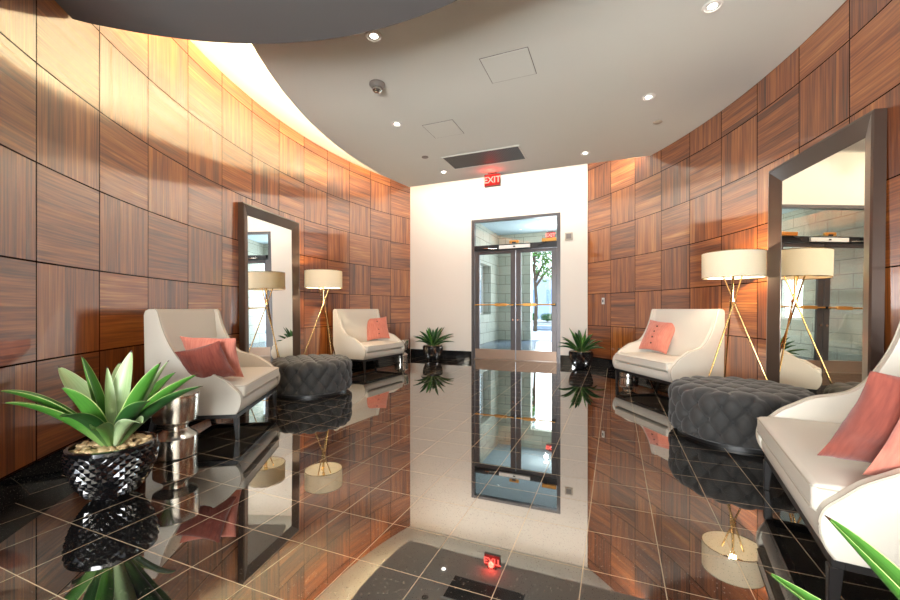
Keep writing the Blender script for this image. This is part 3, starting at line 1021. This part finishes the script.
def make_pillow(label, corner, e1, e2, mat='coral', buttons=False, seed=0, T=.10, fold=0.):
    """corner: world point of one bottom corner; e1 runs along the bottom edge, e2 up one side; the face is e1 x e2"""
    e1, e2 = Vector(e1), Vector(e2)
    half = e1.length / 2
    x = e1.normalized(); z = x.cross(e2).normalized(); y = z.cross(x)
    c = Vector(corner) + x * half + y * half
    t = thing('throw_pillow', label, 'pillow')
    t.matrix_world = Matrix.Translation(c) @ Matrix((x, y, z)).transposed().to_4x4()
    pillow_mesh('cover', M[mat], t, half, T, seed, 36, fold)
    if buttons:
        for k in range(4):
            mb = MB(); v = -.62 + k * .38
            e = max(0, 1 - v * v) ** .55
            mb.lathe([(.012, 0), (.012, .006), (.004, .011)], 12, 0, (0.0, v * half * .93, T * e + .002)); mb.build('button', M['button'], t)
    return t
CZ = .470     # cushion top
def lean(settee, lx, ly, face, tilt, size, roll=0.):
    """bottom edge centred at (lx, ly) in the settee's frame; face = turn from straight ahead; tilt = lean back"""
    A = settee.rotation_euler.z
    f = A + face
    n = Vector((sin(f), -cos(f), 0))               # facing direction
    x = Vector((cos(f), sin(f), 0))
    y = Vector((0, 0, 1)) * cos(tilt) - n * sin(tilt)
    z = x.cross(y)
    x, y = x * cos(roll) + y * sin(roll), y * cos(roll) - x * sin(roll)
    m = Vector(settee.location) + Matrix.Rotation(A, 3, 'Z') @ Vector((lx, ly, CZ))
    lift = max(0, abs(sin(roll)) * size / 2)
    c = m - x * size / 2 + Vector((0, 0, lift))
    return c, x * size, y * size
make_pillow('shadow-darkened red pillow with one corner up, settee by the steel side table', (-3.03, 2.50, .525), (-.295, -.175, -.09), (-.01, -.16, .29), 'coral_rust_shadow', False, 1.3, .10)  # shadow on its face is put into the darker cloth colour
make_pillow('pale coral pillow leaning on a shadow-darkened red one, settee by the steel side table', (-3.135, 2.665, CZ + .005), (-.385, -.225, .02), (.096, -.222, .383), 'coral', False, 2.1, .10)
make_pillow('coral pillow with buttons on the settee beside the smaller-looking drum lamp', *lean(SET['B'], .37, .06, radians(-38), radians(22), .48, radians(4)), 'coral', True, 3.7)
make_pillow('pale coral pillow with a row of brown buttons, settee below the keypad', *lean(SET['C'], -.33, .05, radians(14), radians(26), .49, radians(-4)), 'coral', True, 4.9)
make_pillow('rust coral pillow standing on the settee cut by the photo edge, further from the camera', (.765, 2.09, CZ + .03), (.455, .03, -.05), (.05, -.27, .43), 'coral_rust_shadow', False, 5.2, .085)
make_pillow('bright coral pillow on the settee cut by the photo edge, closest to the camera', (.842, 1.94, CZ + .02), (.46, .05, -.02), (.07, -.22, .44), 'coral', False, 6.8, .07)

# ------------------------------------------------------------------ tufted ottomans
def make_ottoman(label, loc, rz, R=.53, Hh=.405):
    t = thing('tufted_ottoman', label, 'ottoman', loc, rz, 'round tufted ottomans')
    mb = MB()
    n_a = 360
    NB = 18                       # buttons in each row round the side
    R0 = R - .048
    rs = .055
    zb, zt = .03, Hh
    rowp = .112                   # height between two staggered rows
    DEP_S, DEP_T = .052, .046
    topp = .098                   # half diagonal of the diamonds on the top
    def lat(a, b, dep):
        p, q = abs(sin(pi * (a + b) / 2)), abs(sin(pi * (a - b) / 2))
        crease = (p * q) ** .46
        near = 1 - math.exp(-((p * p + q * q) / .22))
        return dep * (.58 * crease + .42 * near)
    vs = []
    rings = [('s', zb + (zt - rs - zb) * k / 60) for k in range(61)] + [('c', k / 9 * pi / 2) for k in range(1, 10)] + [('t', 1 - k / 80) for k in range(1, 81)]
    def side_uv(th, z): return th * NB / pi, (z - .102) / rowp
    for kind, val in rings:
        for i in range(n_a):
            th = 2 * pi * i / n_a
            if kind == 's':
                a, b = side_uv(th, val)
                r = R0 + lat(a, b, DEP_S) * min(1, (val - zb) / .02) - .012 * max(0, (.07 - val) / .07)
                vs.append((r * cos(th), r * sin(th), val))
            else:
                if kind == 'c':
                    rr, zz, w = R0 - rs + rs * cos(val), zt - rs + rs * sin(val), val / (pi / 2)
                    nr_, nz_ = cos(val), sin(val)
                    a, b = side_uv(th, zt - rs + rs * val)
                    d0 = lat(a, b, DEP_S)
                else:
                    rr, zz, w, nr_, nz_, d0 = max((R0 - rs) * val, .0004), zt + .014 * (1 - val), 1, 0, 1, 0
                x, y = rr * cos(th), rr * sin(th)
                d1 = lat(x / topp, y / topp * .8, DEP_T)
                w = max(0, min(1, (w - .35) / .65))
                d = d0 * (1 - w) + d1 * w
                rr += d * nr_
                vs.append((rr * cos(th), rr * sin(th), zz + d * nz_))
    fs = []
    for j in range(len(rings) - 1):
        for i in range(n_a):
            a, b = j * n_a + i, j * n_a + (i + 1) % n_a
            fs.append((a, b, b + n_a, a + n_a))
    fs.append(tuple(range(n_a))[::-1])
    mb.add(vs, fs)
    def stud(c, nrm):
        nrm = Vector(nrm); u = nrm.orthogonal().normalized(); v = nrm.cross(u)
        ring = [c + (u * cos(q) + v * sin(q)) * .013 for q in [2 * pi * w / 8 for w in range(8)]]
        mb.add(ring + [c + nrm * .009], [(w, (w + 1) % 8, 8) for w in range(8)], 1)
    for b in range(0, 4):
        z = .102 + b * rowp
        if z > zt - rs: continue
        for k in range(NB):
            th = (2 * k + b % 2) * pi / NB
            stud(Vector(((R0 + .002) * cos(th), (R0 + .002) * sin(th), z)), (cos(th), sin(th), 0))
    for i in range(-7, 8):
        for j in range(-7, 8):
            if (i + j) % 2: continue
            x, y = i * topp, j * topp / .8
            rr = hypot(x, y)
            if rr < R0 - rs: stud(Vector((x, y, zt + .014 * (1 - rr / (R0 - rs)) + .002)), (0, 0, 1))
    mb.build('tufted_body', [M['velvet'], M['tuft_button']], t, angle=75)
    mb = MB(); mb.lathe([(R - .07, 0), (R - .07, .036)], 48); mb.build('plinth', M['black'], t)
    return t
otA = make_ottoman('charcoal tufted round ottoman in front of the mirror with the smaller-looking lamp', (-3.77, 4.26, 0), .2)
dup(otA, 'charcoal tufted round ottoman in front of the big mirror and large lamp', (.99, 4.17, 0), 1.1)

# ------------------------------------------------------------------ floor lamps
def make_lamp(label, loc, rz):
    t = thing('tripod_floor_lamp', label, 'floor lamp', loc, rz, 'tripod drum lamps')
    R, z0, z1 = .285, 1.430, 1.705
    mb = MB(); mb.lathe([(R, z0), (R, z1), (R - .004, z1), (R - .004, z0), (R, z0)], 64, caps=False)
    sh = mb.build('lamp_shade', M['shade'], t, angle=60)
    mb = MB()
    for zz in (z0 + .003, z1 - .003):
        mb.tube([((R - .002) * cos(a), (R - .002) * sin(a), zz) for a in [2 * pi * k / 64 for k in range(64)]], .004, 6, closed=True)
    for k in range(3):
        a = k * 2 * pi / 3
        mb.tube([(.03 * cos(a), .03 * sin(a), z1 - .06), ((R - .004) * cos(a), (R - .004) * sin(a), z1 - .008)], .003, 6)
    mb.build('shade_ring', M['brass'], sh)
    zc = 1.19                      # where the legs cross
    for k in range(3):
        a = k * 2 * pi / 3 + .5
        fx, fy = .43 * cos(a), .43 * sin(a)
        off = Vector((-sin(a), cos(a), 0)) * .018
        ztp = 1.50
        fct = (ztp - zc) / zc
        top = Vector((-fx * fct, -fy * fct, ztp)) + off
        mb = MB(); mb.tube([(fx, fy, 0), Vector((0, 0, zc)) + off, top], [.0095, .0085, .0075], 10)
        mb.build('leg', M['brass'], t)
    mb = MB(); mb.lathe([(.032, zc - .012), (.032, zc + .012)], 24); mb.build('hub', M['brass'], t)
    mb = MB(); mb.lathe([(.012, 1.20), (.012, 1.49), (.020, 1.495), (.020, 1.535)], 16)
    mb.tube([(0, 0, 1.53), (0, 0, z1 - .055)], .003, 6)
    mb.lathe([(.032, z1 - .062), (.032, z1 - .056)], 20); mb.build('socket_stem', M['brass'], t)
    mb = MB(); mb.lathe([(.012, 1.535), (.028, 1.555), (.034, 1.58), (.028, 1.605), (.008, 1.618)], 20); mb.build('bulb', M['bulb'], t)
    return t
lampL = (-4.27, 5.10, 0); lampR = (1.17, 5.12, 0)
LA = make_lamp('tripod lamp with white drum shade beside the settee near the white wall', lampL, radians(64))
dup(LA, 'large-looking tripod lamp with glowing drum shade beside the big mirror', lampR, radians(62))

# ------------------------------------------------------------------ hourglass metal stools
def make_stool(label, loc):
    t = thing('metal_drum_stool', label, 'side table', loc, 0, 'hourglass metal side tables')
    r, h = .145, .455
    prof = [(r * .93, 0), (r * .97, .01), (r, .13), (r * .99, .145), (r * .90, .160), (r * .62, .188), (r * .55, .205), (r * .55, .228), (r * .60, .24), (r * .90, .262), (r * 1.0, .272), (r * 1.03, .32), (r * 1.08, h - .012), (r * 1.06, h - .002)]
    mb = MB(); mb.lathe(prof, 56); mb.build('body', M['steel'], t, angle=25)
    mb = MB(); mb.lathe([(r * 1.05, h - .002), (r * 1.05, h + .006), (r * 1.02, h + .009)], 56); mb.build('top', M['steel'], t, angle=25)
    return t
st0 = make_stool('hourglass steel side table between the biggest-looking agave and the settee with two red pillows', (-3.06, 2.0, 0))
dup(st0, 'hourglass steel side table at the far end of the settee near the white wall', (-4.12, 7.32, 0))
dup(st0, 'hourglass steel side table behind the settee below the keypad', (.20, 7.12, 0))

# ------------------------------------------------------------------ potted agaves
def leaf_geo(mb, base, tip, sag, width, mi, out, twist=0.):
    """lance-shaped channelled leaf with thickness from base to tip; sag lifts the middle along 'out'"""
    base, tip = Vector(base), Vector(tip)
    L = (tip - base).length
    mid = (base + tip) / 2 + Vector(out) * sag
    n, m = 18, 6
    pts = []
    for i in range(n + 1):
        s = i / n
        pts.append(base * (1 - s) ** 2 + mid * 2 * s * (1 - s) + tip * s * s)
    side0 = (tip - base).cross(Vector((0, 0, 1)))
    if side0.length < 1e-3: side0 = Vector((1, 0, 0))
    side0.normalize()
    vs = []
    for i, p in enumerate(pts):
        s = i / n
        d = (pts[min(i + 1, n)] - pts[max(i - 1, 0)]).normalized()
        sd = (side0 - d * side0.dot(d)).normalized()
        sd = Matrix.Rotation(twist, 3, d) @ sd
        up = sd.cross(d).normalized()
        w = width * (.50 + 1.75 * s - 1.0 * s * s) * (1 - s ** 2.8) ** .85 * 1.18
        for lay in (0, 1):
            for k in range(m + 1):
                q = k / m * 2 - 1
                chan = .38 * w * q * q * (1 - .4 * s)
                thick = (.011 * (1 - s) + .002) * (1 - q * q * .9)
                vs.append(p + sd * q * w * .5 + up * (chan - (thick if lay else 0)))
    W = 2 * (m + 1)
    fs, uv = [], []
    for i in range(n):
        for lay in (0, 1):
            for k in range(m):
                a = i * W + lay * (m + 1) + k
                f = (a, a + 1, a + 1 + W, a + W)
                u = [(k / m, i / n), ((k + 1) / m, i / n), ((k + 1) / m, (i + 1) / n), (k / m, (i + 1) / n)]
                if lay: f, u = f[::-1], u[::-1]
                fs.append(f); uv.append(u)
        for k in (0, m):
            a, b = i * W + k, i * W + (m + 1) + k
            f = (a, a + W, b + W, b)
            fs.append(f); uv.append([(k / m, i / n), (k / m, (i + 1) / n), (k / m, (i + 1) / n), (k / m, i / n)])
    mb.add(vs, fs, mi, uv)

def make_pot(t, R=.211, Hp=.315):
    """glazed pot covered in diamond pyramids"""
    mb = MB()
    na, rows = 26, 13
    z0, z1 = .018, Hp - .012
    def rad(z):
        s = min(1, max(0, z / Hp))
        return R * (.44 + .56 * (1 - (1 - s) ** 2.5)) * (1 - .02 * max(0, s - .8) * 5)
    def P(i2, j, push=0.):
        z = z0 + (z1 - z0) * j / rows
        a = i2 * pi / na
        r = rad(z) + push
        return (r * cos(a), r * sin(a), z)
    for j in range(0, rows - 1):
        for i in range(na):
            i2 = 2 * i + (j % 2)
            a, b, c, d = P(i2 + 1, j), P(i2 + 2, j + 1), P(i2 + 1, j + 2), P(i2, j + 1)
            e = P(i2 + 1, j + 1, .013)
            mb.add([a, b, c, d, e], [(0, 1, 4), (1, 2, 4), (2, 3, 4), (3, 0, 4)])
    body = [(rad(0) * .96, 0), (rad(z0) - .0, z0)]
    mb.lathe([(rad(0) * .95, 0.0), (rad(z0) + .002, z0 + .004), (rad(z0 + .02) - .002, z0 + .02)] + [(rad(z0 + (z1 - z0) * k / 12) - .004, z0 + (z1 - z0) * k / 12) for k in range(1, 12)] +
             [(rad(z1) + .004, z1 - .012), (rad(z1) + .006, Hp - .004), (rad(z1) + .002, Hp), (rad(z1) - .014, Hp), (rad(z1) - .018, Hp - .03), (.01, Hp - .034)], 52)
    return mb.build('pot', M['ceramic'], t, angle=12), rad(z1) - .018, Hp

def pebbles(t, r, z, n, seed):
    rnd = random.Random(seed)
    mb = MB()
    ico = bmesh.new(); bmesh.ops.create_icosphere(ico, subdivisions=2, radius=1)
    V = [v.co.copy() for v in ico.verts]; F = [[v.index for v in f.verts] for f in ico.faces]; ico.free()
    for _ in range(n):
        q = sqrt(rnd.random()) * (r - .015); a = rnd.uniform(0, 2 * pi)
        s = rnd.uniform(.012, .022)
        sc = Vector((s * rnd.uniform(1, 1.5), s, s * rnd.uniform(.55, .8)))
        R_ = Matrix.Rotation(rnd.uniform(0, 6), 3, 'Z') @ Matrix.Rotation(rnd.uniform(-.4, .4), 3, 'X')
        c = Vector((q * cos(a), q * sin(a), z - .020 + rnd.uniform(-.002, .014)))
        sh = rnd.uniform(0, 9)
        mb.add([R_ @ Vector((v.x * sc.x, v.y * sc.y, v.z * sc.z)) * (1 + .12 * noise.noise(v * 1.5 + Vector((sh, 0, 0)))) + c for v in V], F)
    o = mb.build('pebble_mulch', M['pebble'], t, angle=80)
    o['kind'] = 'stuff'
    mb = MB(); mb.lathe([(r - .002, z - .045), (r - .002, z - .024)], 40); mb.build('soil', M['soil'], t)
    return o

def make_agave(label, loc, leaves, dark=False, peb=110, seed=1):
    t = thing('potted_agave', label, 'potted plant', loc)
    po, r, hp = make_pot(t)
    pebbles(t, r, hp, peb, seed)
    mb = MB()
    for base, tip, sag, w, mi, out, tw in leaves:
        leaf_geo(mb, base, tip, sag, w, mi, out, tw)
    mats = [M['leaf_dark'], M['leaf_a'], M['leaf_pale']] if dark else [M['leaf_a'], M['leaf_pale'], M['leaf_dark']]
    mb.build('foliage', mats, t, angle=70)
    return t

def px_point(x, y, d, loc):
    """point seen at photo position (x, y) at camera depth d, relative to loc"""
    l, z = (x - 450) / FPX * d, H - (y - 309) / FPX * d
    return Vector((l * cos(TH) - d * sin(TH) - loc[0], d * cos(TH) + l * sin(TH) - loc[1], z - loc[2]))

def rosette(n, seed, loc, L=(.40, .54), w=.066, rings=((80, 3), (58, 6), (36, 8), (16, 8))):
    """loose rosette; leaves that would touch a wall behind grow shorter"""
    rnd = random.Random(seed)
    out = []
    for ei, (el, cnt) in enumerate(rings):
        for k in range(cnt):
            az = 2 * pi * (k + .37 * ei) / cnt + rnd.uniform(-.2, .2)
            e = radians(el + rnd.uniform(-7, 7))
            ln = rnd.uniform(*L) * (1 - .12 * (ei == 0))
            b = Vector((cos(az) * .022, sin(az) * .022, .285))
            while True:
                tip = b + Vector((cos(az) * cos(e), sin(az) * cos(e), sin(e))) * ln
                wx, wy = loc[0] + tip.x, loc[1] + tip.y
                if wy < YB - .05 and hypot(wx - CRx, wy - CRy) < RR - .05: break
                ln *= .95
            outv = Vector((cos(az) * .2, sin(az) * .2, 1))
            out.append((b, tip, .04 + .07 * cos(e), w * rnd.uniform(.85, 1.1), (0 if ei > 1 else (1 if rnd.random() < .6 else 0)), outv, rnd.uniform(-.2, .2)))
    return out

# the near plant: leaves placed one by one
nl = (-2.735, 1.425, 0)
def near_leaves():
    spec = [  # tip (x, y) in the photo, depth offset, lift, width, tone
        (-2, 391, -.32, .15, .10, 0), (2, 403, -.38, .13, .08, 0), (58, 366, .10, .03, .125, 1), (81, 355, -.05, .03, .090, 0),
        (132, 350, .12, .02, .115, 1), (107, 366, .02, .00, .050, 1), (161, 362, -.10, .06, .090, 0), (169, 360, .14, .06, .085, 1),
        (198, 374, -.06, .10, .095, 0), (203, 386, -.24, .12, .080, 2), (61, 387, -.26, .10, .105, 0), (150, 401, -.38, .12, .085, 2),
        (142, 424, -.36, .14, .075, 1), (60, 417, -.40, .13, .085, 2), (92, 430, -.42, .12, .07, 0), (176, 372, .35, .10, .085, 0), (72, 378, .22, .10, .085, 0), (120, 362, .38, .05, .085, 1)]
    out = []
    l0, d0 = nl[0] * cos(TH) + nl[1] * sin(TH), nl[1] * cos(TH) - nl[0] * sin(TH)
    for x, y, dd, lift, w, tone in spec:
        tip = px_point(x, y, d0 + dd, nl)
        h = Vector((tip.x, tip.y, 0))
        if h.length < .02: h = Vector((.02, 0, 0))
        b = h.normalized() * .025 + Vector((0, 0, .285))
        out.append((b, tip, lift, w, tone, Vector((h.normalized().x * .25, h.normalized().y * .25, 1)), 0.))
    return out
make_agave('biggest-looking potted agave in a black diamond-studded pot beside the steel side table', nl, near_leaves(), False, 150, 4)
pa_loc, pb_loc = (-3.64, 7.857, 0), (-.585, 7.815, 0)
make_agave('potted agave against the white wall, between the doors and the far lamp settee', pa_loc, rosette(22, 3, pa_loc), True, 60, 5)
make_agave('potted agave at the wall corner under the keypad', pb_loc, rosette(22, 11, pb_loc), True, 60, 6)
fl_loc = (.74, 1.08, 0)
def fg_leaves():
    out = []
    for (x, y, d, lift, w, tone) in [(825, 515, .95, .02, .085, 0), (765, 570, 1.0, -.03, .06, 0)]:
        tip = px_point(x, y, d, fl_loc)
        h = Vector((tip.x, tip.y, 0)).normalized()
        out.append((h * .025 + Vector((0, 0, .285)), tip, lift, w, tone, Vector((h.x * .25, h.y * .25, 1)), 0.))
    for az in (-100, -70, -40, -10, 20):
        a = radians(az)
        for el, L in ((25, .5), (60, .45)):
            b = Vector((cos(a) * .02, sin(a) * .02, .285))
            tip = b + Vector((cos(a) * cos(radians(el)), sin(a) * cos(radians(el)), sin(radians(el)))) * L
            out.append((b, tip, .08, .09, 0, Vector((0, 0, 1)), 0.))
    return out
make_agave('agave leaf tips poking in at the bottom corner in front of the cut-off settee', fl_loc, fg_leaves(), False, 60, 8)

# ------------------------------------------------------------------ light
def area(name, loc, direction, sx_, sy_, power, color=(1, 1, 1), spread=180):
    l = bpy.data.lights.new(name, 'AREA'); l.shape = 'RECTANGLE'; l.size = sx_; l.size_y = sy_; l.energy = power; l.color = color
    l.spread = radians(spread)
    o = bpy.data.objects.new(name, l); COL.objects.link(o); o.location = loc
    d = Vector(direction).normalized()
    up = Vector((0, 0, 1))
    if abs(d.z) > .99: up = Vector((0, 1, 0))
    xx = d.cross(up).normalized(); yy = xx.cross(d)
    o.rotation_euler = Matrix((xx, yy, -d)).transposed().to_euler()
    return o
def point(name, loc, power, color, r=.03):
    l = bpy.data.lights.new(name, 'POINT'); l.energy = power; l.color = color; l.shadow_soft_size = r
    o = bpy.data.objects.new(name, l); COL.objects.link(o); o.location = loc
    return o
def spot(name, loc, power, color, ang=90, blend=.6, r=.04, d=(0, 0, -1)):
    l = bpy.data.lights.new(name, 'SPOT'); l.energy = power; l.color = color; l.spot_size = radians(ang); l.spot_blend = blend; l.shadow_soft_size = r
    o = bpy.data.objects.new(name, l); COL.objects.link(o); o.location = loc
    o.rotation_euler = Vector(d).to_track_quat('-Z', 'Y').to_euler()
    return o
WARM = (1.0, .80, .56); NEUT = (1.0, .95, .88); DAY = (.86, .94, 1.0)
# cove strip on top of the slab's curved edge
ang_step = .52 / RC
a = aC0 + .5 * ang_step
while a < aC1 - .02:
    r = RC - .10
    area('cove_strip', (CLx + r * cos(a), CLy + r * sin(a), ZC + .07), (cos(a) * .55, sin(a) * .55, 1), .5, .06, 20 + 40 * max(0, min(1, (4.6 - (CLy + r * sin(a))) / 2.2)), (1.0, .76, .47))
    a += ang_step
# wall washers in the recess in front of the white wall
for k in range(7):
    area('recess_washer', (-3.75 + k * .66, YC + .12, ZC + .16), (0, 1, -.35), .5, .06, 9, NEUT)
for x, y, lb in dls:
    spot('downlight', (x, y, ZC - .03), 60, NEUT, 110, .8, .04)
point('exit_glow', (-2.03, 6.84, 3.44), 3.2, (1, .06, .04), .05)
point('vestibule_lamp', (-2.0, 12.8, 3.55), 40, NEUT, .06)
t = thing('vestibule_downlight', 'small lit ceiling lamp in the stone vestibule', 'ceiling light', (-2.0, 12.8, 3.75))
mb = MB(); mb.lathe([(.10, 0), (.10, -.012), (.085, -.016)], 24); mb.build('trim_ring', M['plastic'], t)
mb = MB(); mb.lathe([(.08, -.017), (.078, -.022), (.01, -.024)], 24); mb.build('lens', M['lamp_on'], t)
# fill light added behind the camera, set in the invented rear opening
area('rear_fill', ((wx0 + wx1) / 2, YR + .02, 1.8), (0, 1, .12), wx1 - wx0, 2.8, 105, (.97, .985, 1))
# unseen fill added behind the camera to brighten the ceiling
area('ceiling_fill', (-.6, -2.6, 1.2), (.12, .8, .64), 2.4, 1.4, 640, (.94, .98, 1.0))
# daylight into the vestibule
area('doorway_daylight', ((ox0 + VXR) / 2, VY1 + .5, 1.7), (0, -1, -.1), 2.4, 3.0, 260, DAY)
s = bpy.data.lights.new('sun', 'SUN'); s.energy = 4.5; s.angle = radians(1); s.color = (1, .95, .86)
so = bpy.data.objects.new('sun', s); COL.objects.link(so)
so.rotation_euler = Vector((-.35, -.62, -.75)).to_track_quat('-Z', 'Y').to_euler()

w = bpy.data.worlds.new('world'); scn.world = w; w.use_nodes = True
nt = w.node_tree; nt.nodes.clear()
wo = nt.nodes.new('ShaderNodeOutputWorld'); bg = nt.nodes.new('ShaderNodeBackground')
tc = nt.nodes.new('ShaderNodeTexCoord'); sp = nt.nodes.new('ShaderNodeSeparateXYZ'); cr = nt.nodes.new('ShaderNodeValToRGB')
nt.links.new(tc.outputs['Generated'], sp.inputs[0]); nt.links.new(sp.outputs[2], cr.inputs[0])
cr.color_ramp.elements[0].position = 0.0; cr.color_ramp.elements[0].color = (.95, .98, 1.0, 1)
cr.color_ramp.elements[1].position = .6; cr.color_ramp.elements[1].color = (.42, .62, .95, 1)
nt.links.new(cr.outputs[0], bg.inputs[0]); bg.inputs[1].default_value = 3.2
nt.links.new(bg.outputs[0], wo.inputs[0])

# ------------------------------------------------------------------ colour management
vs_ = scn.view_settings
scn.display_settings.display_device = 'sRGB'
vs_.view_transform = 'Standard'
vs_.look = 'None'
vs_.gamma = 1.0
vs_.exposure = 0.0
vs_.use_curve_mapping = False
scn.cycles.max_bounces = 10
scn.cycles.diffuse_bounces = 4
scn.cycles.glossy_bounces = 6
scn.cycles.transparent_max_bounces = 12
scn.cycles.caustics_reflective = False
scn.cycles.caustics_refractive = False
scn.cycles.sample_clamp_indirect = 8
scn.cycles.use_denoising = True
